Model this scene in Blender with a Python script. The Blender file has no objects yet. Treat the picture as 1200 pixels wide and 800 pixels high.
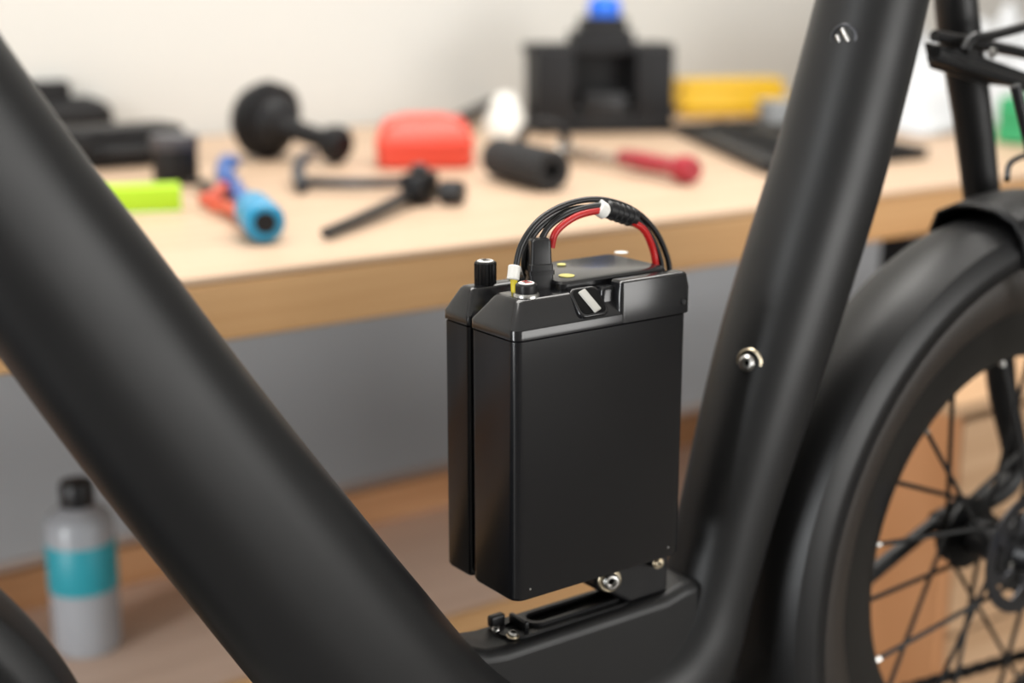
import bpy, bmesh, math, random
from mathutils import Vector, Matrix, noise
random.seed(3)
S=bpy.context.scene
CAM=Vector((0,0,1.15)); PITCH=math.radians(14); YAW=math.radians(36); F=1200*50/36
# ---------- survey helpers: intersect a sight line with a REAL plane of the room ----------
def ray(u,v):
    x=(u-600)/F; y=(400-v)/F
    Yc=math.cos(PITCH)+y*math.sin(PITCH); Z=-math.sin(PITCH)+y*math.cos(PITCH)
    return Vector((x*math.cos(YAW)+Yc*math.sin(YAW), -x*math.sin(YAW)+Yc*math.cos(YAW), Z))
def on_y(u,v,y):
    d=ray(u,v); return CAM+d*(y/d.y)
def on_z(u,v,z):
    d=ray(u,v); return CAM+d*((z-CAM.z)/d.z)
def depth(p):
    d=p-CAM; return (d.x*math.sin(YAW)+d.y*math.cos(YAW))*math.cos(PITCH)-d.z*math.sin(PITCH)
def m(px,p): return px*depth(p)/F
RIGHT=Vector((math.cos(YAW),-math.sin(YAW),0))
# ---------- materials ----------
def mat(name,col,rough=.5,metal=0,noise_amt=0,nscale=40,bump=0,bscale=300,coat=0,spec=.5,trans=0,rough_var=0):
    M=bpy.data.materials.new(name); M.use_nodes=True; nt=M.node_tree; b=nt.nodes['Principled BSDF']
    b.inputs['Base Color'].default_value=(*col,1); b.inputs['Roughness'].default_value=rough
    b.inputs['Metallic'].default_value=metal; b.inputs['Coat Weight'].default_value=coat
    b.inputs['Specular IOR Level'].default_value=spec; b.inputs['Transmission Weight'].default_value=trans
    tc=nt.nodes.new('ShaderNodeTexCoord')
    if noise_amt or rough_var:
        n=nt.nodes.new('ShaderNodeTexNoise'); n.inputs['Scale'].default_value=nscale; n.inputs['Detail'].default_value=6
        nt.links.new(tc.outputs['Object'],n.inputs['Vector'])
        if noise_amt:
            r=nt.nodes.new('ShaderNodeValToRGB')
            r.color_ramp.elements[0].position=.3; r.color_ramp.elements[1].position=.7
            r.color_ramp.elements[0].color=(*[c*(1-noise_amt) for c in col],1)
            r.color_ramp.elements[1].color=(*[min(1,c*(1+noise_amt)) for c in col],1)
            nt.links.new(n.outputs['Fac'],r.inputs['Fac']); nt.links.new(r.outputs['Color'],b.inputs['Base Color'])
        if rough_var:
            mr=nt.nodes.new('ShaderNodeMapRange'); mr.inputs['To Min'].default_value=rough-rough_var; mr.inputs['To Max'].default_value=rough+rough_var
            nt.links.new(n.outputs['Fac'],mr.inputs['Value']); nt.links.new(mr.outputs['Result'],b.inputs['Roughness'])
    if bump:
        n2=nt.nodes.new('ShaderNodeTexNoise'); n2.inputs['Scale'].default_value=bscale; n2.inputs['Detail'].default_value=3
        nt.links.new(tc.outputs['Object'],n2.inputs['Vector'])
        bp=nt.nodes.new('ShaderNodeBump'); bp.inputs['Strength'].default_value=bump; bp.inputs['Distance'].default_value=.002
        nt.links.new(n2.outputs['Fac'],bp.inputs['Height']); nt.links.new(bp.outputs['Normal'],b.inputs['Normal'])
    return M
def wood(name,c1,c2,sc=(1.5,22,22),rough=.5):
    M=bpy.data.materials.new(name); M.use_nodes=True; nt=M.node_tree; b=nt.nodes['Principled BSDF']
    tc=nt.nodes.new('ShaderNodeTexCoord'); mp=nt.nodes.new('ShaderNodeMapping'); mp.inputs['Scale'].default_value=sc
    n=nt.nodes.new('ShaderNodeTexNoise'); n.inputs['Scale'].default_value=1.6; n.inputs['Detail'].default_value=8; n.inputs['Distortion'].default_value=.6
    r=nt.nodes.new('ShaderNodeValToRGB'); r.color_ramp.elements[0].position=.32; r.color_ramp.elements[1].position=.68
    r.color_ramp.elements[0].color=(*c1,1); r.color_ramp.elements[1].color=(*c2,1)
    nt.links.new(tc.outputs['Object'],mp.inputs['Vector']); nt.links.new(mp.outputs['Vector'],n.inputs['Vector'])
    nt.links.new(n.outputs['Fac'],r.inputs['Fac']); nt.links.new(r.outputs['Color'],b.inputs['Base Color'])
    b.inputs['Roughness'].default_value=rough; b.inputs['Specular IOR Level'].default_value=.3
    return M
def brightened_below(name,c_up,c_low,zs):
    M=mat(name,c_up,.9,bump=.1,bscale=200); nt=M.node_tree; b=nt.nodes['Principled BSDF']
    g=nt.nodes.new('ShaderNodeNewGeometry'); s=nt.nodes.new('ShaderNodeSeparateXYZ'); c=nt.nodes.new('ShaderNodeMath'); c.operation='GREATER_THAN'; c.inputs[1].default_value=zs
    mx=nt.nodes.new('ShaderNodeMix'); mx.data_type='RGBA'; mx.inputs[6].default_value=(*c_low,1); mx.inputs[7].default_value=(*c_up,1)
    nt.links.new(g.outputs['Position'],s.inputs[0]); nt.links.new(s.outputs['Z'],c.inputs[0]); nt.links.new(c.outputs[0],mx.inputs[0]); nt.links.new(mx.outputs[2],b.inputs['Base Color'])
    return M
FRAME=mat('frame_matte_black',(.0075,.0075,.008),.43,0,bump=.04,bscale=1500,rough_var=.04,nscale=25,spec=.38)
BAT=mat('battery_satin_black',(.006,.006,.007),.22,0,bump=.02,bscale=1800,rough_var=.03,nscale=18,spec=.42)
LID=mat('lid_gloss_black',(.008,.008,.009),.18,0,spec=.5,rough_var=.03,nscale=30)
BLACK=mat('black_plastic',(.008,.008,.009),.36,rough_var=.06,spec=.4)
SPK=mat('spoke_black',(.006,.006,.006),.5,spec=.3)
BLACKM=mat('black_metal',(.014,.014,.015),.35,.5,rough_var=.05)
ROT=mat('rotor_dark_steel',(.06,.06,.065),.35,.9)
RUB=mat('tyre_rubber',(.024,.018,.014),.45,bump=.2,bscale=400)
RIM=mat('rim_black',(.014,.013,.012),.3,.3)
STEEL=mat('steel',(.5,.49,.47),.28,1,rough_var=.08)
BRASS=mat('zinc_brass',(.55,.47,.34),.3,1)
VOID=mat('recess_black',(.002,.002,.002),.8,spec=.1)
RED=mat('wire_red',(.42,.008,.008),.35)
YEL=mat('wire_yellow',(.75,.6,.03),.4)
WHITE=mat('white_plastic',(.75,.74,.7),.4)
LGREY=mat('light_grey_tag',(.36,.355,.33),.4)
WALL=mat('wall_paint',(.53,.525,.505),.9,noise_amt=.03,nscale=3,bump=.1,bscale=200)
WALLB=brightened_below('wall_paint_brightened_below',(.545,.54,.515),(.62,.64,.67),.80)  # lower wall colour brightened in place of light missing under the bench
CEIL=mat('ceiling_paint',(.8,.8,.78),.9)
FLOOR=wood('floor_boards',(.11,.10,.09),(.16,.15,.135),(1,8,8),.6)
WTOP=wood('bench_top_wood',(.46,.325,.22),(.55,.40,.285))
WEDGE=wood('bench_edge_wood',(.47,.265,.115),(.57,.345,.165),(1.5,8,60))
WSH=wood('shelf_wood',(.66,.49,.39),(.76,.58,.47))
WRAIL=wood('rail_wood',(.40,.20,.09),(.52,.28,.14))
# ---------- mesh helpers ----------
def empty(name,loc=(0,0,0)):
    e=bpy.data.objects.new(name,None); e.empty_display_size=.02; S.collection.objects.link(e); e.location=loc
    return e
def obj(name,verts,faces,M,parent=None,smooth=True,ang=32):
    me=bpy.data.meshes.new(name); me.from_pydata([tuple(v) for v in verts],[],faces)
    bm=bmesh.new(); bm.from_mesh(me); bmesh.ops.recalc_face_normals(bm,faces=bm.faces); bm.to_mesh(me); bm.free()
    o=bpy.data.objects.new(name,me); S.collection.objects.link(o); me.materials.append(M)
    if smooth:
        for p in me.polygons: p.use_smooth=True
        me.set_sharp_from_angle(angle=math.radians(ang))
    if parent:
        o.parent=parent; o.matrix_parent_inverse=Matrix.Translation(-Vector(parent.location))
    return o
def rrect(hx,hy,r,k=5):
    r=max(min(r,hx*.99,hy*.99),1e-5); out=[]
    for cx,cy,a0 in ((hx-r,hy-r,0),(-hx+r,hy-r,90),(-hx+r,-hy+r,180),(hx-r,-hy+r,270)):
        for i in range(k+1):
            a=math.radians(a0+90*i/k); out.append((cx+r*math.cos(a),cy+r*math.sin(a)))
    return out
def rings(name,c,rgs,M,parent=None,rotz=0,ang=32,mtx=None):
    """stack of rounded rectangles: rgs=[(z,hx,hy,r[,dx,dy])]"""
    V=[];Fc=[];n=None; R=mtx or Matrix.Rotation(rotz,4,'Z')
    for rg in rgs:
        z,hx,hy,r=rg[:4]; dx,dy=(rg[4],rg[5]) if len(rg)>4 else (0,0)
        L=rrect(hx,hy,r); n=len(L)
        for x,y in L: V.append(Vector(c)+(R@Vector((x+dx,y+dy,z))))
    for i in range(len(rgs)-1):
        for j in range(n): Fc.append((i*n+j,i*n+(j+1)%n,(i+1)*n+(j+1)%n,(i+1)*n+j))
    Fc.append(tuple(range(n))[::-1]); Fc.append(tuple(range((len(rgs)-1)*n,len(rgs)*n)))
    return obj(name,V,Fc,M,parent,ang=ang)
def rbox(name,c,size,M,parent=None,rotz=0,bev=.003,r=None,mtx=None):
    """rounded box, c = centre"""
    hx,hy,hz=[s/2 for s in size]; b=min(bev,hx*.9,hy*.9,hz*.9); r=b if r is None else r
    rg=[]
    for i in range(4):
        a=math.pi/2*i/3; ins=b*(1-math.sin(a)); rg.append((-hz+b*(1-math.cos(a)),hx-ins,hy-ins,max(r-ins,1e-4)))
    for i in range(3,-1,-1):
        a=math.pi/2*i/3; ins=b*(1-math.sin(a)); rg.append((hz-b*(1-math.cos(a)),hx-ins,hy-ins,max(r-ins,1e-4)))
    return rings(name,c,rg,M,parent,rotz,mtx=mtx)
def basis(axis):
    a=Vector(axis).normalized(); t=Vector((0,0,1)) if abs(a.z)<.9 else Vector((1,0,0))
    u=t.cross(a).normalized(); w=a.cross(u); return a,u,w
def lathe(name,c,axis,prof,M,parent=None,n=32,ang=35):
    a,u,w=basis(axis); V=[];Fc=[]; c=Vector(c)
    for r,h in prof:
        for j in range(n):
            t=2*math.pi*j/n; V.append(c+a*h+(u*math.cos(t)+w*math.sin(t))*max(r,1e-5))
    for i in range(len(prof)-1):
        for j in range(n): Fc.append((i*n+j,i*n+(j+1)%n,(i+1)*n+(j+1)%n,(i+1)*n+j))
    if prof[0]!=prof[-1]:
        Fc.append(tuple(range(n))[::-1]); Fc.append(tuple(range((len(prof)-1)*n,len(prof)*n)))
    return obj(name,V,Fc,M,parent,ang=ang)
def cyl(name,p0,p1,r,M,parent=None,r2=None,bev=.0006,n=28):
    p0=Vector(p0);p1=Vector(p1);L=(p1-p0).length; r2=r if r2 is None else r2
    b=min(bev,r*.5,r2*.5,L*.3)
    return lathe(name,p0,p1-p0,[(r-b,0),(r,b),(r2,L-b),(r2-b,L)],M,parent,n)
def resample(pts,vals,k):
    P=[Vector(p) for p in pts]; out=[];vo=[]; Vv=[Vector((v[0],v[1],0)) for v in vals]
    def cr(A,i,t):
        p0=A[max(i-1,0)];p1=A[i];p2=A[i+1];p3=A[min(i+2,len(A)-1)]
        return .5*((2*p1)+(p2-p0)*t+(2*p0-5*p1+4*p2-p3)*t*t+(3*p1-p0-3*p2+p3)*t**3)
    for i in range(len(P)-1):
        for j in range(k):
            t=j/k; out.append(cr(P,i,t)); w=cr(Vv,i,t); vo.append([w.x,w.y])
    out.append(P[-1]); vo.append(list(vals[-1])); return out,vo
def sweep(name,pts,r,M,parent=None,n=16,k=8,e=2,binorm=None,ang=40):
    """r: scalar, or list of (in-plane half width, half depth)"""
    if not isinstance(r,(list,tuple)): vals=[(r,r)]*len(pts)
    else: vals=[(x,x) if not isinstance(x,(list,tuple)) else x for x in r]
    P,W=resample(pts,vals,k)
    V=[];Fc=[];prev=None
    for i,p in enumerate(P):
        T=(P[min(i+1,len(P)-1)]-P[max(i-1,0)]).normalized()
        if binorm is not None:
            B=Vector(binorm); N=T.cross(B).normalized()
        else:
            if prev is None: _,N,_=basis(T)
            else: N=(prev-T*prev.dot(T)).normalized()
            prev=N; B=T.cross(N)
        for j in range(n):
            t=2*math.pi*j/n; cx=math.cos(t); sy=math.sin(t)
            V.append(p+N*(W[i][0]*math.copysign(abs(cx)**(2/e),cx))+B*(W[i][1]*math.copysign(abs(sy)**(2/e),sy)))
    m_=len(P)
    for i in range(m_-1):
        for j in range(n): Fc.append((i*n+j,i*n+(j+1)%n,(i+1)*n+(j+1)%n,(i+1)*n+j))
    Fc.append(tuple(range(n))[::-1]); Fc.append(tuple(range((m_-1)*n,m_*n)))
    return obj(name,V,Fc,M,parent,ang=ang)
def arcsweep(name,c,prof,a0,a1,M,parent=None,n=80,thick=None,close=True):
    """sweep section [(r,h)] about the Y axis through c between two angles (deg, 0=+x, 90=+z)"""
    V=[];Fc=[];k=len(prof); full=abs(a1-a0)>=359.9
    N=n if full else n+1
    for i in range(N):
        a=math.radians(a0+(a1-a0)*i/n)
        for r,h in prof: V.append((c[0]+r*math.cos(a),c[1]+h,c[2]+r*math.sin(a)))
    for i in range(n):
        i2=(i+1)%N
        for j in range(k if close else k-1): Fc.append((i*k+j,i*k+(j+1)%k,i2*k+(j+1)%k,i2*k+j))
    if close and not full:
        Fc.append(tuple(range(k))); Fc.append(tuple(range(n*k,n*k+k))[::-1])
    o=obj(name,V,Fc,M,parent)
    if thick:
        md=o.modifiers.new('thickness','SOLIDIFY'); md.thickness=thick; md.offset=0
    return o
def prism(name,poly,y0,y1,M,parent=None,bev=.004,axis='y',seg=3):
    """extrude an xz polygon between y0,y1 (axis y) or xy polygon between z (axis z)"""
    V=[]
    for yy in (y0,y1):
        for a,b in poly: V.append((a,yy,b) if axis=='y' else (a,b,yy))
    n=len(poly); Fc=[tuple(range(n)),tuple(range(n,2*n))[::-1]]+[(i,(i+1)%n,n+(i+1)%n,n+i) for i in range(n)]
    o=obj(name,V,Fc,M,parent,ang=40)
    if bev:
        md=o.modifiers.new('bevel','BEVEL'); md.width=bev; md.segments=seg; md.limit_method='ANGLE'; md.angle_limit=math.radians(40)
    return o
def slab(name,x0,x1,y0,y1,z0,z1,M,parent=None,bev=.0):
    return prism(name,[(x0,z0),(x1,z0),(x1,z1),(x0,z1)],y0,y1,M,parent,bev)

# ================= ROOM =================
YB=2.60
slab('floor',-3,5.5,-2.6,YB,-.05,0,FLOOR)
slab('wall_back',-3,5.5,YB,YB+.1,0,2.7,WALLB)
slab('wall_left',-3.1,-3,-2.6,YB,0,2.7,WALL)
slab('wall_right',5.5,5.6,-2.6,YB,0,2.7,WALL)
slab('wall_front',-3,5.5,-2.7,-2.6,0,2.7,WALL)
slab('ceiling',-3,5.5,-2.6,YB,2.7,2.75,CEIL)
slab('baseboard_back',-3,5.5,YB-.018,YB,0,.09,WSH,None,.003)

# ================= WORKBENCH =================
ZT=CAM.z-.28
yF=on_z(230,325,ZT).y
wb=empty('workbench',(0.5,yF,0))
slab('bench_top',-1.6,3.9,yF,YB-.01,ZT-.008,ZT,WTOP,wb,.002)
slab('bench_top_edge',-1.6,3.9,yF+.0005,YB-.02,ZT-.070,ZT-.008,WEDGE,wb,.004)
ZS=CAM.z-.79
ysF=on_z(450,745,ZS).y; ysB=on_z(270,655,ZS).y
slab('lower_shelf',-1.55,3.85,ysF,ysB,ZS-.022,ZS,WSH,wb,.002)
slab('lower_shelf_front_rail',-1.55,3.85,ysF-.012,ysF,ZS-.03,ZS+.002,WEDGE,wb,.002)
slab('lower_shelf_back_rail',-1.55,3.85,ysB,ysB+.02,ZS-.03,ZS+.052,WRAIL,wb,.002)
for i,(lx,ly,M_) in enumerate(((-1.5,yF+.05,WRAIL),(-1.5,YB-.12,WRAIL),(3.75,yF+.05,WRAIL),(3.75,YB-.12,WRAIL))):
    slab('leg_%d'%(i+1),lx,lx+.07,ly,ly+.07,0,ZT-.068,M_,wb,.003)
lp=on_y(1068,330,yF+.06)
slab('leg_5',lp.x-.03,lp.x+.03,yF+.04,yF+.10,0,ZT-.068,BLACKM,wb,.003)

# drawer unit standing on the floor in front of the bench
CRW=wood('drawer_wood',(.44,.27,.15),(.54,.35,.21),(1.5,8,30))
CRD=wood('drawer_side_wood',(.42,.19,.08),(.50,.24,.11),(8,8,1.5))
dw=.50; dd=.24; yd=yF-.28; q=on_y(945,440,yd+dd); ht=q.z
du=empty('wooden_drawer_unit',(q.x+dw/2,yd+dd/2,0))
slab('unit_side_a',q.x,q.x+.018,yd,yd+dd,0,ht,CRD,du,.002)
slab('unit_side_b',q.x+dw-.018,q.x+dw,yd,yd+dd,0,ht,CRD,du,.002)
slab('unit_top',q.x,q.x+dw,yd-.004,yd+dd,ht,ht+.018,CRW,du,.002)
slab('unit_back',q.x+.018,q.x+dw-.018,yd+dd-.01,yd+dd,.02,ht,CRD,du,.001)
slab('unit_plinth',q.x+.018,q.x+dw-.018,yd+.03,yd+.05,0,.05,CRD,du,.001)
nd=4; hh=(ht-.06)/nd
for i in range(nd):
    z=.055+i*hh
    slab('drawer_front_%d'%i,q.x+.021,q.x+dw-.021,yd-.001,yd+.016,z,z+hh-.006,CRW,du,.002)
    slab('drawer_box_%d'%i,q.x+.03,q.x+dw-.03,yd+.016,yd+dd-.02,z+.01,z+hh-.03,CRD,du,0)
    cyl('drawer_knob_%d'%i,(q.x+dw/2,yd,z+hh/2),(q.x+dw/2,yd-.018,z+hh/2),.009,CRD,du,r2=.012)

# bottle
bp_=on_z(104,757,ZS)+Vector((0,0,.001)); k=m(1,bp_)
bt=empty('plastic_bottle',bp_)
BCLR=mat('bottle_frosted',(.33,.345,.37),.25,noise_amt=.04)
BLAB=mat('bottle_label_teal',(.02,.30,.37),.45)
R=39*k; H=k/.00107
lathe('bottle_body',bp_,(0,0,1),[(R*.9,0),(R,.006),(R,.165*H),(R*.92,.175*H),(R*.6,.185*H),(R*.42,.19*H),(R*.42,.2*H)],BCLR,bt)
lathe('bottle_label',bp_,(0,0,1),[(R*1.0,.082*H),(R*1.015,.083*H),(R*1.015,.142*H),(R*1.0,.143*H)],BLAB,bt)
lathe('bottle_cap',bp_,(0,0,1),[(R*.48,.186*H),(R*.5,.188*H),(R*.5,.214*H),(R*.45,.218*H)],BLACK,bt)

# ================= BICYCLE =================
Y0=.727
bike=empty('bicycle',(.65,Y0,.6))
dc=[(-120,62),(0,232),(80,338),(160,446),(240,550),(320,650),(400,748),(490,850),(600,930)]
pts=[on_y(u,v,Y0) for u,v in dc]
sweep('down_tube',pts,[(m(108,p),m(96,p)) for p in pts],FRAME,bike,n=48,e=2.5,binorm=(0,1,0))
sc=[(1048,-110,62),(1022,0,63),(997,100,64),(970,200,64.5),(939,300,65),(908,400,64),(879,500,60),(852,600,55),(829,690,53),(810,750,60),(782,805,78),(735,865,108),(690,930,118)]
pts=[on_y(u,v,Y0) for u,v,_ in sc]
sweep('seat_tube',pts,[(m(w,p),m(w if v<640 else min(w,56),p)) for p,(_,v,w) in zip(pts,sc)],FRAME,bike,n=48,e=2.15,binorm=(0,1,0))
# bottom junction
JB,JF=Y0+.021,Y0-.022
jt=on_y(545,737,JB); zt=jt.z
xa=jt.x; xb=on_y(765,700,Y0).x
poly=[(xa-.06,zt-.12),(xa-.06,zt+.03),(xa-.03,zt+.012),(xa-.008,zt+.002),(xa+.006,zt),(xb-.006,zt),(xb+.012,zt+.004),(xb+.03,zt+.004),(xb+.03,zt-.14)]
prism('bottom_bracket_junction',poly,JF,JB,FRAME,bike,.008,seg=5)
lathe('bottom_bracket_shell',(xb-.02,Y0-.045,zt-.15),(0,1,0),[(.03,0),(.034,.003),(.034,.087),(.03,.09)],FRAME,bike)
def stadium(cx,cy,hl,r,k=10):
    o=[]
    for s,a0 in ((1,-90),(-1,90)):
        for i in range(k+1):
            a=math.radians(a0+180*i/k); o.append((cx+s*hl+r*math.cos(a),cy+r*math.sin(a)))
    return o
def stadium_ring(name,cx,cy,hl,ro,ri,z0,z1,M,parent):
    A=stadium(cx,cy,hl,ro);B=stadium(cx,cy,hl*.98,ri);n=len(A)
    V=[(x,y,z1) for x,y in A]+[(x,y,z1) for x,y in B]+[(x,y,z0) for x,y in A]+[(x,y,z0) for x,y in B]
    Fc=[]
    for i in range(n):
        j=(i+1)%n
        Fc+=[(i,j,n+j,n+i),(i,2*n+i,2*n+j,j),(n+i,n+j,3*n+j,3*n+i),(2*n+i,3*n+i,3*n+j,2*n+j)]
    return obj(name,V,Fc,M,parent)
pc=(xa+xb-.022)/2+.004
stadium_ring('mount_plate',pc,Y0+.001,.042,.0155,.0075,zt-.0005,zt+.002,BLACKM,bike)
stadium_ring('mount_slot_lip',pc+.008,Y0+.001,.032,.0105,.0075,zt+.001,zt+.0045,BLACKM,bike)
prism('mount_slot_void',stadium(pc+.008,Y0+.001,.032,.008),zt-.001,zt+.0008,VOID,bike,0,'z')
def bolt(name,c,ax,r,M=STEEL,washer=True,parent=bike):
    a=Vector(ax).normalized(); c=Vector(c)
    if washer: lathe(name+'_washer',c,a,[(r*1.25,0),(r*1.32,r*.1),(r*1.32,r*.3),(r*1.2,r*.4)],BRASS,parent,24)
    lathe(name+'_head',c+a*r*.35,a,[(r*.95,0),(r,r*.15),(r*.95,r*.55),(r*.7,r*.8),(r*.5,r*.82),(r*.48,r*.35),(0,r*.3)],M,parent,24)
    lathe(name+'_socket',c+a*r*.6,a,[(r*.42,0),(r*.42,r*.12),(0,r*.13)],VOID,parent,6)
for nm,u,v,cu,w in (('boss_upper',957,50,1010,63),('boss_lower',838,418,903,63)):
    q=on_y(cu,v,Y0); r=m(w,q); d=Vector((-.93,-.37,.12)).normalized()
    c=q+d*(r*.985)
    up=nm=='boss_upper'
    lathe(nm+'_ring',c-d*.002,d,[(.0100,0),(.0104,.0025),(.0096,.0036),(.0084,.0038),(.0078,.0022),(0,.002)],ROT if up else BRASS,bike,28)
    if up:
        lathe(nm+'_hole',c,d,[(.0072,0),(.0072,.0006),(0,.0007)],VOID,bike,24)
        sd=d.cross(Vector((0,0,1))).normalized(); sv=d.cross(sd).normalized()
        cyl(nm+'_insert_a',c+d*.001-sv*.0068+sd*.002,c+d*.001+sv*.0030-sd*.0045,.0018,STEEL,bike)
        cyl(nm+'_insert_b',c+d*.001-sv*.002+sd*.0055,c+d*.001+sv*.0055+sd*.001,.0016,STEEL,bike)
    else: bolt(nm,c+d*.0008,d,.0062,STEEL,False)
b1=on_y(722,683,Y0-.024); b2=on_y(771,659,Y0-.022)
prism('bracket_lug',[(b1.x-.010,b1.z+.010),(b1.x-.009,b1.z-.007),(b1.x+.004,b1.z-.013),(b1.x+.022,zt),(xb+.002,zt),(xb+.002,b1.z+.010)],Y0-.014,Y0+.014,BLACK,bike,.003)
bolt('bracket_bolt',b1+Vector((0,.008,0)),(-.35,-1,.1),.0066)
bolt('bracket_bolt_rear',b2,(-.35,-1,.1),.0032,BRASS)
rbox('bracket_rear_lug',(b2.x+.004,Y0-.004,b2.z),(.014,.034,.010),BLACK,bike,bev=.003)
rbox('plate_clip',(xa+.020,Y0+.012,zt+.005),(.012,.006,.008),BLACKM,bike,bev=.0015)
rbox('plate_clip_b',(xa+.032,Y0+.002,zt+.004),(.004,.020,.007),BLACKM,bike,bev=.0015)
bolt('plate_bolt_a',(xa+.014,Y0+.004,zt+.0015),(-.3,-.4,.85),.0028,STEEL,False)
bolt('plate_bolt_b',(xa+.018,Y0-.010,zt+.0015),(0,-.2,1),.0034)

# wheels
HZ=on_y(1163,634,Y0)
HR=Vector((HZ.x,Y0,HZ.z)); HF=Vector((-.055,Y0,HZ.z))
def rods(name,segs,r,M):
    V=[];Fc=[]
    for p0,p1 in segs:
        ax,u,w=basis(p1-p0); b=len(V)
        for q in (p0,p1):
            for j in range(8): V.append(q+(u*math.cos(j*math.pi/4)+w*math.sin(j*math.pi/4))*r)
        for j in range(8): Fc.append((b+j,b+(j+1)%8,b+8+(j+1)%8,b+8+j))
        Fc.append(tuple(range(b,b+8))[::-1]);Fc.append(tuple(range(b+8,b+16)))
    return obj(name,V,Fc,M,bike)
def wheel(pre,h,fa0,fa1):
    prof=[(.250+.036*math.cos(t),.031*math.sin(t)) for t in [2*math.pi*i/20 for i in range(20)]]
    arcsweep(pre+'_tyre',h,prof,0,360,RUB,bike,96)
    arcsweep(pre+'_tyre_tread',h,[(.2835,-.014),(.2875,-.012),(.2885,0),(.2875,.012),(.2835,.014)],0,360,RUB,bike,96)
    arcsweep(pre+'_rim',h,[(.222,-.017),(.222,.017),(.196,.016),(.176,.008),(.173,0),(.176,-.008),(.196,-.016)],0,360,RIM,bike,96)
    lathe(pre+'_hub',h+Vector((0,-.05,0)),(0,1,0),[(.006,-.012),(.006,0),(.014,.002),(.018,.016),(.036,.018),(.036,.023),(.02,.028),(.018,.07),(.034,.074),(.034,.079),(.015,.082),(.014,.098),(.006,.1),(.006,.112)],BLACKM,bike,28)
    sp=[];ni=[];N=20
    for i in range(N):
        a=2*math.pi*(i+.3)/N; side=-1 if i%2 else 1; off=.9*(1 if (i//2)%2 else -1)
        p0=h+Vector((.033*math.cos(a+off),side*.027,.033*math.sin(a+off))); p1=h+Vector((.178*math.cos(a),side*.004,.178*math.sin(a)))
        sp.append((p0,p1)); d=(p0-p1).normalized(); ni.append((p1,p1+d*.008))
    rods(pre+'_spokes',sp,.0022,SPK); rods(pre+'_spoke_nipples',ni,.0026,STEEL)
    fp=[(.272,-.043),(.286,-.042),(.297,-.035),(.304,-.02),(.306,0),(.304,.02),(.297,.035),(.286,.042),(.272,.043)]
    arcsweep(pre+'_fender',h,fp,fa0,fa1,FRAME,bike,90,thick=.002,close=False)
wheel('rear',HR,222,20)
wheel('front',HF,-48,125)
fp=[(.272,-.046),(.295,-.046),(.311,-.038),(.319,-.02),(.321,0),(.319,.02),(.311,.038),(.295,.046),(.272,.046)]
arcsweep('rear_fender_upper_section',HR,fp,102,15,FRAME,bike,50,thick=.003,close=False)
def rotor(h,y):
    arcsweep('brake_rotor_ring',(h.x,y,h.z),[(.044,-.001),(.044,.001),(.056,.001),(.056,-.001)],0,360,ROT,bike,64)
    for i in range(6):
        a=math.radians(60*i+12); b=a+.5
        sweep('rotor_arm_%d'%i,[(h.x+.02*math.cos(b),y,h.z+.02*math.sin(b)),(h.x+.035*math.cos(b-.15),y,h.z+.035*math.sin(b-.15)),(h.x+.048*math.cos(a),y,h.z+.048*math.sin(a))],[(.005,.001)]*3,ROT,bike,n=8,binorm=(0,1,0))
        bolt('rotor_bolt_%d'%i,(h.x+.024*math.cos(a),y-.001,h.z+.024*math.sin(a)),(0,-1,0),.0030,STEEL if i%2 else BLACKM,False)
rotor(HR,Y0-.034)
BLUE=mat('anodised_blue',(.03,.2,.65),.3,.4)
lathe('axle_cap',HR+Vector((0,-.064,0)),(0,-1,0),[(.008,0),(.008,.004),(.006,.006),(0,.006)],BLUE,bike,20)
lathe('sprocket',HR+Vector((0,.036,0)),(0,1,0),[(.03,0),(.032,.001),(.032,.003),(.03,.004)],BLACKM,bike,24)
ys=Y0+.062
st=[(1118,-60,24),(1122,20,25),(1140,140,23),(1158,300,20),(1174,450,17),(1186,560,14),(1196,640,12)]
pts=[on_y(u,v,ys) for u,v,_ in st]; pts[-1]=Vector((HR.x,ys,HR.z))
sweep('seat_stay',pts,[(m(w,p),m(w,p)) for p,(_,_,w) in zip(pts,st)],FRAME,bike,n=24,binorm=(0,1,0))
sweep('chain_stay',[(xb,Y0+.03,zt-.17),(HR.x,ys,HR.z)],[(.012,.010),(.007,.006)],FRAME,bike,n=20,binorm=(0,1,0))
# rack bracket & bars
yr=Y0+.02
P=lambda u,v,y=yr:on_y(u,v,y)
poly=[(P(*q).x,P(*q).z) for q in ((1086,50),(1128,58),(1160,70),(1205,86),(1205,104),(1150,98),(1092,80))]
prism('rack_bracket_plate',poly,yr-.003,yr+.003,BLACKM,bike,.001)
sweep('rack_bar',[P(1095,42),P(1150,52),P(1215,66),P(1320,92)],m(7,P(1150,52)),BLACKM,bike,n=14)
sweep('rack_bar_lower',[P(1092,66,yr-.012),P(1150,84,yr-.012),P(1215,104,yr-.012),P(1320,136,yr-.012)],m(7,P(1150,52)),BLACKM,bike,n=14)
sweep('rack_hook',[P(1130,60,yr-.014),P(1140,45,yr-.014),P(1160,42,yr-.014),P(1215,28,yr-.014),P(1300,8,yr-.014)],m(6,P(1150,52)),BLACKM,bike,n=14)
cyl('rack_cross_bar',P(1096,60,yr-.03),P(1096,60,yr+.05),m(7,P(1096,60)),BLACKM,bike)
bolt('rack_bolt_a',P(1118,72,yr-.004),(0,-1,0),.0035,STEEL,False)
bolt('rack_bolt_b',P(1160,62,yr-.004),(0,-1,0),.0045,STEEL,False)
sweep('rack_strut',[P(1190,100,Y0-.05),P(1230,300,Y0-.06),HR+Vector((.03,-.06,.02))],.0045,BLACKM,bike,n=12)
sweep('fender_stay',[P(1180,210,Y0-.045),P(1185,190,Y0-.03),P(1212,178,Y0)],.0025,BLACKM,bike,n=10)
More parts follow.
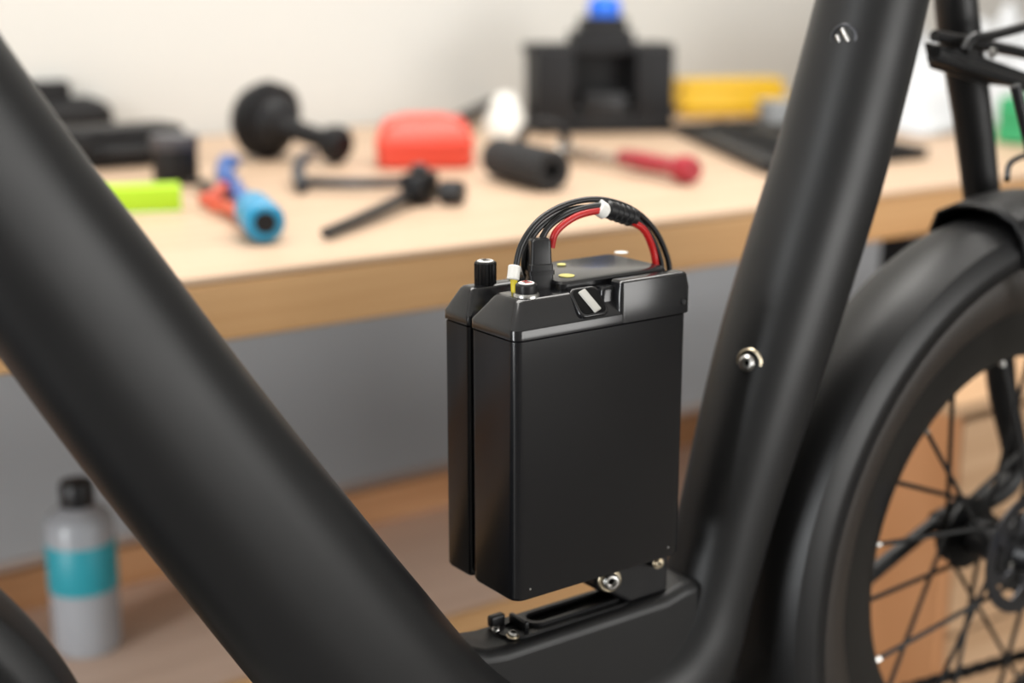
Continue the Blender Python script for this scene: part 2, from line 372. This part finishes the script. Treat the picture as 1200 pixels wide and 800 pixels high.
# chain
def chain():
    V=[];Fc=[]
    p0=on_y(1010,822,Y0+.036); p1=on_y(1230,758,Y0+.036); n=26
    d=(p1-p0)/n
    for i in range(n):
        c=p0+d*(i+.5); off=.0035 if i%2 else .0022
        for s in (-1,1):
            hl=d.length*.62; L=stadium(0,0,hl*.55,.0042,5); b=len(V); T=d.normalized(); N=Vector((0,1,0)).cross(T).normalized(); k_=len(L)
            for yy in (-.0006,.0006):
                for a,q in L: V.append(c+T*a+N*q+Vector((0,s*off+yy,0)))
            Fc.append(tuple(range(b,b+k_)));Fc.append(tuple(range(b+k_,b+2*k_))[::-1])
            for j in range(k_): Fc.append((b+j,b+(j+1)%k_,b+k_+(j+1)%k_,b+k_+j))
    obj('chain',V,Fc,BLACKM,bike)
chain()
rs=empty('bike_repair_stand',(xb-.02,Y0,0))
cyl('stand_post',(xb-.02,Y0,.02),(xb-.02,Y0,zt-.255),.022,BLACKM,rs)
lathe('stand_base',(xb-.02,Y0,0),(0,0,1),[(.22,0),(.22,.012),(.20,.016),(.05,.02),(.03,.05)],BLACKM,rs,48)
rbox('stand_cradle',(xb-.02,Y0,zt-.250),(.09,.07,.02),BLACK,rs,bev=.004)

# ================= BATTERY =================
YF=.686; c0=on_y(604,709,YF); X0=c0.x; ZB=c0.z
W,T=.1440,.081; ZL=on_y(605,401,YF).z; Hb=ZL-ZB
bat=empty('battery_pack',(X0+W/2,YF+T/2,ZB))
def shell(nm,xa_,xb_,ya_,yb_,r,ch):
    c=((xa_+xb_)/2,(ya_+yb_)/2,ZB); hx=(xb_-xa_)/2; hy=(yb_-ya_)/2
    rings(nm+'_body',c,[(0,hx-.003,hy-.003,r),(.0008,hx-.0012,hy-.0012,r),(.003,hx,hy,r),(Hb-.001,hx,hy,r),(Hb-.0004,hx-.0008,hy-.0008,r),(Hb,hx-.0008,hy-.0008,r)],BAT,bat)
    rings(nm+'_lid',c,[(Hb,hx-.0006,hy-.0006,r),(Hb+.0004,hx+.0006,hy+.0006,r),(Hb+.006,hx+.0006,hy+.0006,r),(Hb+.0072,hx,hy,r),(Hb+.021,hx-ch,hy-ch,r*.8),(Hb+.0225,hx-ch-.0015,hy-ch-.0015,r*.7),(Hb+.023,hx-ch-.003,hy-ch-.003,r*.6)],LID,bat,ang=50)
shell('front_shell',X0,X0+W,YF,YF+.051,.007,.010)
shell('rear_shell',X0+.001,X0+W,YF+.0528,YF+T,.003,.007)
slab('seam_core',X0+.004,X0+W-.004,YF+.02,YF+.06,ZB+.004,ZL+.006,VOID,bat)
ztop=ZL+.023
rings('deck',(X0+.095,YF+.048,ztop),[(-.016,.046,.031,.006),(.004,.046,.031,.006),(.0055,.045,.030,.006),(.006,.043,.028,.005)],LID,bat)
rings('front_lip',(X0+.1140,YF+.0065,ZL),[(.0,.0300,.0072,.004),(.0005,.0307,.0077,.004),(.018,.0307,.0077,.004),(.0265,.0290,.0062,.003),(.0275,.0280,.0052,.002),(.028,.0270,.004,.002)],LID,bat)
rings('front_lip_step',(X0+.080,YF+.011,ZL),[(.008,.008,.006,.003),(.022,.006,.005,.003),(.024,.005,.004,.002)],LID,bat)
tg=Vector((X0+.0625,YF+.0072,ZL+.0155))
RT=Matrix.Rotation(math.radians(48),4,'X')
rbox('latch_bezel',tg,(.024,.022,.005),LID,bat,bev=.0012,r=.005,mtx=RT)
nrm=RT@Vector((0,0,1))
rbox('latch_recess',tg+nrm*.0018,(.0206,.0186,.0020),VOID,bat,bev=.0006,r=.004,mtx=RT)
rbox('latch_tag',tg+nrm*.0024,(.0070,.0172,.0022),LGREY,bat,bev=.0008,mtx=RT@Matrix.Rotation(math.radians(18),4,'Z'))
def knob(nm,x,y,z,r,h,capM,ribs=True):
    n=36; V=[];Fc=[]
    pr=[(r*.95,0),(r,.001),(r,h-.001),(r*.9,h)]
    for rr,hh in pr:
        for j in range(n):
            q=rr*(1 if (j%2 or not ribs) else .92); a=2*math.pi*j/n; V.append((x+q*math.cos(a),y+q*math.sin(a),z+hh))
    for i in range(3):
        for j in range(n): Fc.append((i*n+j,i*n+(j+1)%n,(i+1)*n+(j+1)%n,(i+1)*n+j))
    Fc.append(tuple(range(n))[::-1]);Fc.append(tuple(range(3*n,4*n)))
    obj(nm,V,Fc,BLACK,bat,ang=20)
    lathe(nm+'_cap',(x,y,z+h-.0002),(0,0,1),[(r*.72,0),(r*.74,.0006),(r*.66,.001),(0,.001)],capM,bat,24)
    for i,q in enumerate((-.35,0,.35)):
        slab(nm+'_mark_%d'%i,x-r*(.4-.1*i),x+r*.35,y+q*r-.0005,y+q*r+.0005,z+h+.0007,z+h+.0011,RED if (i!=1 and not ribs) else BLACK,bat)
knob('knob_rear',X0+.025,YF+.068,ztop-.001,.0074,.0155,WHITE)
knob('knob_front',X0+.023,YF+.020,ztop-.001,.0070,.009,WHITE,False)
lathe('knob_front_collar',(X0+.023,YF+.020,ztop-.001),(0,0,1),[(.0085,0),(.0085,.002),(.0078,.003)],STEEL,bat)
STY=mat('sticker_yellow',(.75,.68,.2),.5)
for nm,u,v,M_,rr in (('sticker_a',728,296,WHITE,.0048),('sticker_b',664,323,STY,.0052),('sticker_c',658,310,STY,.003)):
    q=on_z(u,v,ztop+.0062)
    lathe(nm,q,(0,0,1),[(rr,0),(rr,.0004),(0,.0005)],M_,bat,24)
def wire(nm,pp,r,M_):
    sweep(nm,[on_y(u,v,y) for u,v,y in pp],r,M_,bat,n=12,k=10)
wy=YF+.04
wire('wire_black_1',[(602,345,wy),(604,318,wy),(612,285,wy),(634,256,wy),(668,238,wy),(705,234,wy),(742,246,wy),(768,271,wy),(782,302,wy),(785,325,wy)],.0021,BLACK)
wire('wire_black_2',[(622,335,wy+.004),(614,308,wy+.004),(622,280,wy+.004),(644,257,wy+.003),(676,244,wy),(712,245,wy),(744,256,wy),(764,279,wy),(774,305,wy),(776,322,wy)],.0021,BLACK)
wire('wire_black_3',[(632,285,wy),(644,265,wy),(668,249,wy-.003),(700,241,wy-.003),(716,245,wy-.003)],.0021,BLACK)
wire('wire_red_1',[(646,290,wy-.003),(652,271,wy-.004),(674,254,wy-.005),(700,247,wy-.004),(712,249,wy-.003)],.0024,RED)
wire('wire_red_2',[(736,257,wy-.004),(754,269,wy-.004),(764,289,wy-.003),(768,308,wy-.003),(768,325,wy)],.0024,RED)
wire('wire_yellow',[(603,352,wy-.006),(603,340,wy-.006),(602,325,wy-.003),(603,318,wy)],.0023,YEL)
a=on_y(601,328,wy-.004); b=on_y(603,311,wy-.002); cyl('white_ferrule',a,b,.0040,WHITE,bat)
a=on_y(700,242,wy-.002); b=on_y(709,248,wy-.002)
cyl('white_collar',a,b,.0056,WHITE,bat)
a=on_y(709,244,wy-.002); b=on_y(745,256,wy-.002)
cyl('inline_connector',a,b,.0062,BLACK,bat,r2=.0058,bev=.0015)
for i in range(4):
    q=a.lerp(b,.25+.17*i); cyl('connector_rib_%d'%i,q,q+(b-a).normalized()*.0012,.0066,BLACK,bat)
a=on_y(632,338,wy-.004); b=on_y(636,279,wy-.004); L=(b-a).length
rings('wire_plug',a,[(0,.0082,.006,.002),(L*.5,.0078,.006,.002),(L*.52,.0072,.0055,.002),(L*.96,.0066,.0048,.002),(L,.0055,.004,.002)],BLACK,bat,rotz=math.radians(-20))
rings('wire_plug_collar',a+Vector((0,0,L*.3)),[(0,.0088,.0065,.002),(.003,.0088,.0065,.002)],BLACKM,bat,rotz=math.radians(-20))
cyl('lid_screw',(X0+W-.006,YF-.0022,ZL+.008),(X0+W-.006,YF+.001,ZL+.008),.0022,BLACKM,bat)
for i,(x,z) in enumerate(((.012,.008),(W-.012,.008))):
    cyl('face_screw_%d'%i,(X0+x,YF-.0004,ZB+z),(X0+x,YF+.001,ZB+z),.0008,STEEL,bat)
slab('foot',X0+.03,X0+.125,Y0-.025,Y0+.02,ZB-.004,ZB+.002,BLACK,bat,.002)

# ================= TOOLS ON THE BENCH =================
g=lambda u,v:on_z(u,v,ZT)
def bz(u,v,h): q=g(u,v); return Vector((q.x,q.y,ZT+h))
GD=mat('dark_plastic',(.008,.008,.009),.5,rough_var=.06,spec=.25)
p=g(178,200); o=empty('tool_case',p); w,d,h=.21,.1,.066
cx=p.x-.02; cy=p.y+.10
rbox('case_base',(cx,cy,ZT+h*.32),(w,d,h*.62),GD,o,bev=.012)
rbox('case_lid',(cx,cy,ZT+h*.80),(w-.004,d-.004,h*.36),GD,o,bev=.012)
sweep('case_handle',[(cx-.04,cy-.05,ZT+.03),(cx-.035,cy-.075,ZT+.03),(cx+.035,cy-.075,ZT+.03),(cx+.04,cy-.05,ZT+.03)],.006,GD,o,n=10)
for s in (-1,1): rbox('case_latch_%d'%(s+2),(cx+s*.07,cy-.052,ZT+.04),(.02,.008,.022),BLACKM,o,bev=.002)
p2=g(85,172); o=empty('camera_bag',p2)
rings('bag_body',(p2.x,p2.y+.05,ZT+.001),[(0,.075,.05,.02),(.01,.085,.055,.02),(.06,.085,.055,.025),(.075,.075,.045,.025),(.085,.05,.03,.02)],GD,o)
rings('bag_top_lens',(p2.x-.02,p2.y+.05,ZT+.08),[(0,.035,.03,.012),(.03,.035,.03,.012),(.036,.03,.025,.012)],GD,o)
p=g(207,215)+Vector((0,0,.001)); k=m(1,p); o=empty('grease_jar',p); R=26*k
lathe('jar_body',p,(0,0,1),[(R*.95,0),(R,.003),(R,R*1.5),(R*.9,R*1.6)],GD,o)
lathe('jar_lid',p,(0,0,1),[(R*1.04,R*1.55),(R*1.06,R*1.6),(R*1.06,R*2.1),(R*1.0,R*2.16)],mat('jar_lid',(.05,.05,.06),.35),o)
LIME=mat('lime_green',(.38,.62,.015),.6)
p=g(185,251); o=empty('sticky_note_pad',p)
rbox('pad',(p.x-.01,p.y+.03,ZT+.018),(.10,.05,.032),LIME,o,rotz=math.radians(-20),bev=.001)
rbox('pad_backing',(p.x-.01,p.y+.03,ZT+.0015),(.102,.052,.002),WHITE,o,rotz=math.radians(-20),bev=.0005)
CY=mat('handle_cyan',(.01,.22,.40),.4); BL=mat('handle_blue',(.015,.09,.32),.4); ORG=mat('handle_orange',(.50,.07,.03),.45)
o=empty('bicycle_pliers',g(290,260))
sweep('blue_handle',[bz(272,222,.014),bz(280,240,.018),bz(292,262,.020),bz(306,284,.024)],[(.009,.008),(.010,.010),(.012,.011),(.013,.012)],BL,o,n=16)
a=bz(298,272,.026); b=bz(312,288,.026); cyl('cyan_end',a,b,.023,CY,o,bev=.005); cyl('cyan_end_core',b-(b-a)*.1,b+(b-a)*.03,.012,GD,o)
sweep('orange_handle',[bz(262,232,.014),bz(250,245,.014),bz(235,246,.014)],[(.009,.009),(.010,.010),(.007,.008)],ORG,o,n=14)
sweep('orange_grip',[bz(248,252,.012),bz(270,256,.012),bz(288,268,.012)],[(.007,.008),(.009,.009),(.008,.008)],ORG,o,n=14)
sweep('jaw_blue',[bz(268,232,.018),bz(264,218,.022),bz(268,208,.026),bz(280,208,.02)],[(.011,.010),(.013,.012),(.011,.01),(.007,.007)],BL,o,n=14)
sweep('jaw_arm',[bz(255,238,.012),bz(235,224,.012),bz(222,224,.012)],[(.008,.007),(.007,.006),(.004,.004)],BLACKM,o,n=12)
# ball-head mount
o=empty('ball_head_mount',g(320,196))
a=bz(303,186,.070); b=bz(398,194,.032); d=b-a; L=d.length
k=m(1,a)
lathe('mount_body',a,d,[(20*k,-18*k),(34*k,-10*k),(42*k,2*k),(44*k,12*k),(42*k,20*k),(36*k,24*k),(37*k,27*k),(36*k,34*k),(27*k,44*k),(15*k,52*k),(12*k,60*k),(12*k,L-24*k),(18*k,L-18*k),(22*k,L-8*k),(22*k,L+2*k),(16*k,L+8*k)],GD,o,36)
for i in range(3): lathe('mount_rib_%d'%i,a+d.normalized()*(6+i*9)*k,d,[(43*k,0),(45.5*k,2*k),(45.5*k,4*k),(43*k,6*k)],GD,o,36)
# bar clamp
o=empty('bar_clamp',g(430,245)); NV=mat('gunmetal_blue',(.022,.030,.045),.35,.5)
sweep('clamp_bar',[bz(350,222,.012),bz(420,226,.014),bz(500,226,.016)],[(.010,.007)]*3,NV,o,n=10,e=4)
sweep('clamp_end_jaw',[bz(354,228,.010),bz(350,218,.02),bz(356,212,.034),bz(368,208,.036)],[(.009,.009),(.010,.009),(.009,.008),(.007,.007)],NV,o,n=12)
sweep('clamp_handle',[bz(382,282,.009),bz(430,264,.012),bz(478,244,.016),bz(500,236,.02)],[(.007,.006),(.009,.007),(.010,.008),(.010,.008)],BLACKM,o,n=12)
c=bz(492,240,.0); rbox('clamp_head',c+Vector((0,0,.023)),(.05,.035,.04),BLACKM,o,rotz=.5,bev=.006)
cyl('clamp_knob',c+Vector((.02,-.02,.018)),c+Vector((.04,-.045,.018)),.016,BLACKM,o,bev=.003)
cyl('clamp_knob_2',c+Vector((0,0,.04)),c+Vector((0,0,.054)),.012,BLACKM,o,bev=.003)
# red case
RD=mat('red_orange_plastic',(.62,.055,.030),.4,noise_amt=.05,nscale=10)
p=g(512,200); o=empty('red_plastic_case',p)
c=(p.x+.03,p.y+.082,ZT+.001)
rings('case_bottom',c,[(0,.070,.068,.02),(.004,.076,.073,.022),(.034,.078,.075,.022),(.035,.076,.073,.02)],RD,o,rotz=math.radians(-32))
rings('case_top',c,[(.035,.077,.074,.022),(.037,.079,.076,.022),(.060,.072,.069,.022),(.072,.060,.058,.02),(.075,.045,.045,.02)],RD,o,rotz=math.radians(-32))
rings('case_top_panel',c,[(.074,.040,.040,.012),(.078,.038,.038,.012),(.079,.035,.035,.012)],RD,o,rotz=math.radians(-32))
# foam grip
o=empty('foam_handlebar_grip',g(612,228)); R=.030
a=bz(583,208,R+.001); b=bz(648,226,R+.001); d=b-a; L=d.length
FM=mat('foam_black',(.012,.012,.013),.85,bump=.5,bscale=500)
lathe('foam_sleeve',a,d,[(R*.45,0),(R*.9,0),(R,.006),(R,L-.006),(R*.88,L),(R*.45,L),(R*.42,L-.02),(0,L-.022)],FM,o,32)
# hook spanner
o=empty('hook_spanner',g(700,205))
c=bz(636,192,0); k=m(1,c)
rp=[]
for i in range(10):
    t=math.radians(215-i*26); rp.append(c+RIGHT*(26*k*math.cos(t))+Vector((0,0,(28+20*math.sin(t))*k)))
sweep('hook',rp,[(.010,.008)]*10,GD,o,n=12)
sweep('steel_shaft',[rp[-1],bz(668,190,.016),bz(700,196,.016),bz(735,203,.017)],[(.012,.009),(.012,.008),(.010,.007),(.009,.007)],STEEL,o,n=12)
DR=mat('handle_dark_red',(.30,.012,.025),.35)
a=bz(728,201,.022); b=bz(812,218,.022); L=(b-a).length
lathe('red_handle',a,b-a,[(.010,0),(.013,.004),(.015,L*.3),(.014,L*.6),(.015,L*.78),(.020,L*.84),(.021,L*.94),(.016,L)],DR,o,24)
p=g(592,158)+Vector((0,0,.001)); o=empty('glue_nozzle',p)
lathe('nozzle',p,(0,0,1),[(.040,0),(.041,.02),(.038,.032),(.030,.052),(.018,.074),(.010,.080)],WHITE,o,24)
o=empty('marker_pen',g(548,150)); cyl('pen_body',bz(532,156,.018),bz(566,143,.03),.016,GD,o,r2=.012,bev=.003); cyl('pen_cap',bz(566,143,.03),bz(578,138,.036),.012,GD,o,r2=.008)
# bench vise
p=g(700,153); k=m(1,p); o=empty('bench_vise',p)
RZ=Matrix.Rotation(YAW*-1+.15,4,'Z')
def vb(nm,du,dd,dz,sx,sy,sz,M_=GD,bev=.004):
    c=p+RZ@Vector((du*k,dd*k,0)); rbox(nm,(c.x,c.y,ZT+.001+dz*k),(sx*k,sy*k,sz*k),M_,o,bev=bev,mtx=RZ)
vb('vise_base',0,0,9,160,84,17)
vb('vise_cheek_left',-58,0,55,44,84,80)
vb('vise_cheek_right',58,0,55,44,84,80)
vb('vise_back',0,24,54,80,36,78)
vb('vise_slide',0,-10,30,50,60,30,BLACKM)
vb('vise_top_bar',0,8,94,166,70,12)
vb('vise_tower_low',4,8,105,70,50,18)
vb('vise_tower',6,8,116,52,40,26)
c=p+RZ@Vector((8*k,8*k,0)); lathe('vise_knob',(c.x,c.y,ZT+127*k),(0,0,1),[(12*k,0),(19*k,4*k),(20*k,16*k),(15*k,24*k),(8*k,27*k)],mat('knob_blue',(.008,.13,.70),.4),o,24)
cyl('vise_screw',p+RZ@Vector((-88*k,-25*k,0))+Vector((0,0,24*k)),p+RZ@Vector((88*k,-25*k,0))+Vector((0,0,24*k)),6*k,BLACKM,o)
# yellow case
YM=mat('yellow_plastic',(.68,.42,.015),.45)
p=g(852,134); k=m(1,p); o=empty('yellow_parts_case',p)
rbox('yellow_body',(p.x,p.y,ZT+.001+15*k),(128*k,.10,30*k),YM,o,rotz=-YAW+.25,bev=.01)
rbox('yellow_lid',(p.x,p.y,ZT+36*k),(122*k,.09,12*k),YM,o,rotz=-YAW+.25,bev=.008)
GY=mat('grey_box',(.25,.255,.26),.5)
p=g(922,158); k=m(1,p); o=empty('grey_storage_box',p)
rbox('box_body',(p.x,p.y,ZT+.024+10*k),(60*k,.06,22*k),GY,o,rotz=-YAW+.2,bev=.004); rbox('box_lid',(p.x,p.y,ZT+.024+23*k),(64*k,.065,6*k),GY,o,rotz=-YAW+.2,bev=.003)
# flat black tray
o=empty('black_tool_tray',g(920,180))
cor=[g(790,156),g(905,148),g(1085,186),g(900,206)]
cc=sum(cor,Vector())/4
prism('tray_base',[(c.x,c.y) for c in cor],ZT+.001,ZT+.008,GD,o,.002,'z')
for i in range(4):
    a=cor[i].lerp(cc,.02);b=cor[(i+1)%4].lerp(cc,.02); sweep('tray_rim_%d'%i,[a+Vector((0,0,.011)),b+Vector((0,0,.011))],[(.009,.009)]*2,GD,o,n=8,e=4)
a=cor[0].lerp(cor[1],.45);b=cor[3].lerp(cor[2],.3); sweep('tray_divider',[a+Vector((0,0,.014)),b+Vector((0,0,.014))],[(.012,.009)]*2,GD,o,n=8,e=4)
def cloth(nm,u,v,sx,sy,h,M_,seed):
    c=g(u,v); n=44; V=[];Fc=[]
    for i in range(n+1):
        for j in range(n+1):
            x=(i/n-.5)*2;y=(j/n-.5)*2; e_=max(0,1-(x*x)**1.5)*max(0,1-(y*y)**1.5)
            q=noise.noise(Vector((x*1.7+seed,y*1.7,seed))); q2=abs(noise.noise(Vector((x*4+seed,y*4,1))))
            V.append((c.x+x*sx*(1+.15*q),c.y+y*sy*(1+.15*q2),ZT+.003+max(0,h*e_*(.7+.6*q+.7*q2))))
    for i in range(n):
        for j in range(n): a=i*(n+1)+j; Fc.append((a,a+1,a+n+2,a+n+1))
    o=obj(nm,V,Fc,M_,ang=180); md=o.modifiers.new('t','SOLIDIFY'); md.thickness=.003; md.offset=1
    return o
CL=mat('cotton_white',(.50,.51,.525),.9,bump=.3,bscale=150)
cloth('shop_towel',1140,140,.40,.18,.22,CL,3.1)
GRN=mat('green_plastic',(.03,.30,.12),.5)
p=g(1205,168); o=empty('green_sponge',p); rbox('sponge',(p.x,p.y,ZT+.062),(.12,.06,.050),GRN,o,bev=.006); rbox('sponge_scour',(p.x,p.y,ZT+.02),(.12,.06,.034),GRN,o,bev=.004)

# ================= LIGHT =================
def area(name,loc,tgt,sx,sy,pw,col=(1,1,1)):
    l=bpy.data.lights.new(name,'AREA'); l.shape='RECTANGLE'; l.size=sx; l.size_y=sy; l.energy=pw; l.color=col
    o=bpy.data.objects.new(name,l); S.collection.objects.link(o); o.location=loc
    o.rotation_euler=(Vector(tgt)-Vector(loc)).to_track_quat('-Z','Y').to_euler(); return o
area('ceiling_light_panel',(1.2,1.3,2.65),(1.2,1.3,0),2.6,.9,78,(1,.975,.93))
area('added_edge_light_left',(-2.6,.3,1.2),(.8,.9,1.2),.9,2.1,105,(.96,.985,1))  # added unseen light, made tall to put highlights on vertical edges
area('added_fill_light_front',(1.8,-2.3,1.1),(1.0,2.2,.5),2.2,1.4,78,(1,.985,.96))  # added unseen fill, set low to brighten the space under the bench
w=bpy.data.worlds.new('world'); S.world=w; w.use_nodes=True; w.node_tree.nodes['Background'].inputs[0].default_value=(.8,.85,.9,1); w.node_tree.nodes['Background'].inputs[1].default_value=.5
# ================= CAMERA =================
cd_=bpy.data.cameras.new('camera'); cd_.lens=50; cd_.sensor_width=36; cam=bpy.data.objects.new('camera',cd_); S.collection.objects.link(cam)
cam.location=CAM; cam.rotation_euler=(math.radians(90)-PITCH,0,-YAW); S.camera=cam
cd_.dof.use_dof=True; cd_.dof.focus_distance=.89; cd_.dof.aperture_fstop=3.0; cd_.clip_start=.02
S.view_settings.view_transform='Standard'; S.view_settings.look='None'; S.view_settings.exposure=0
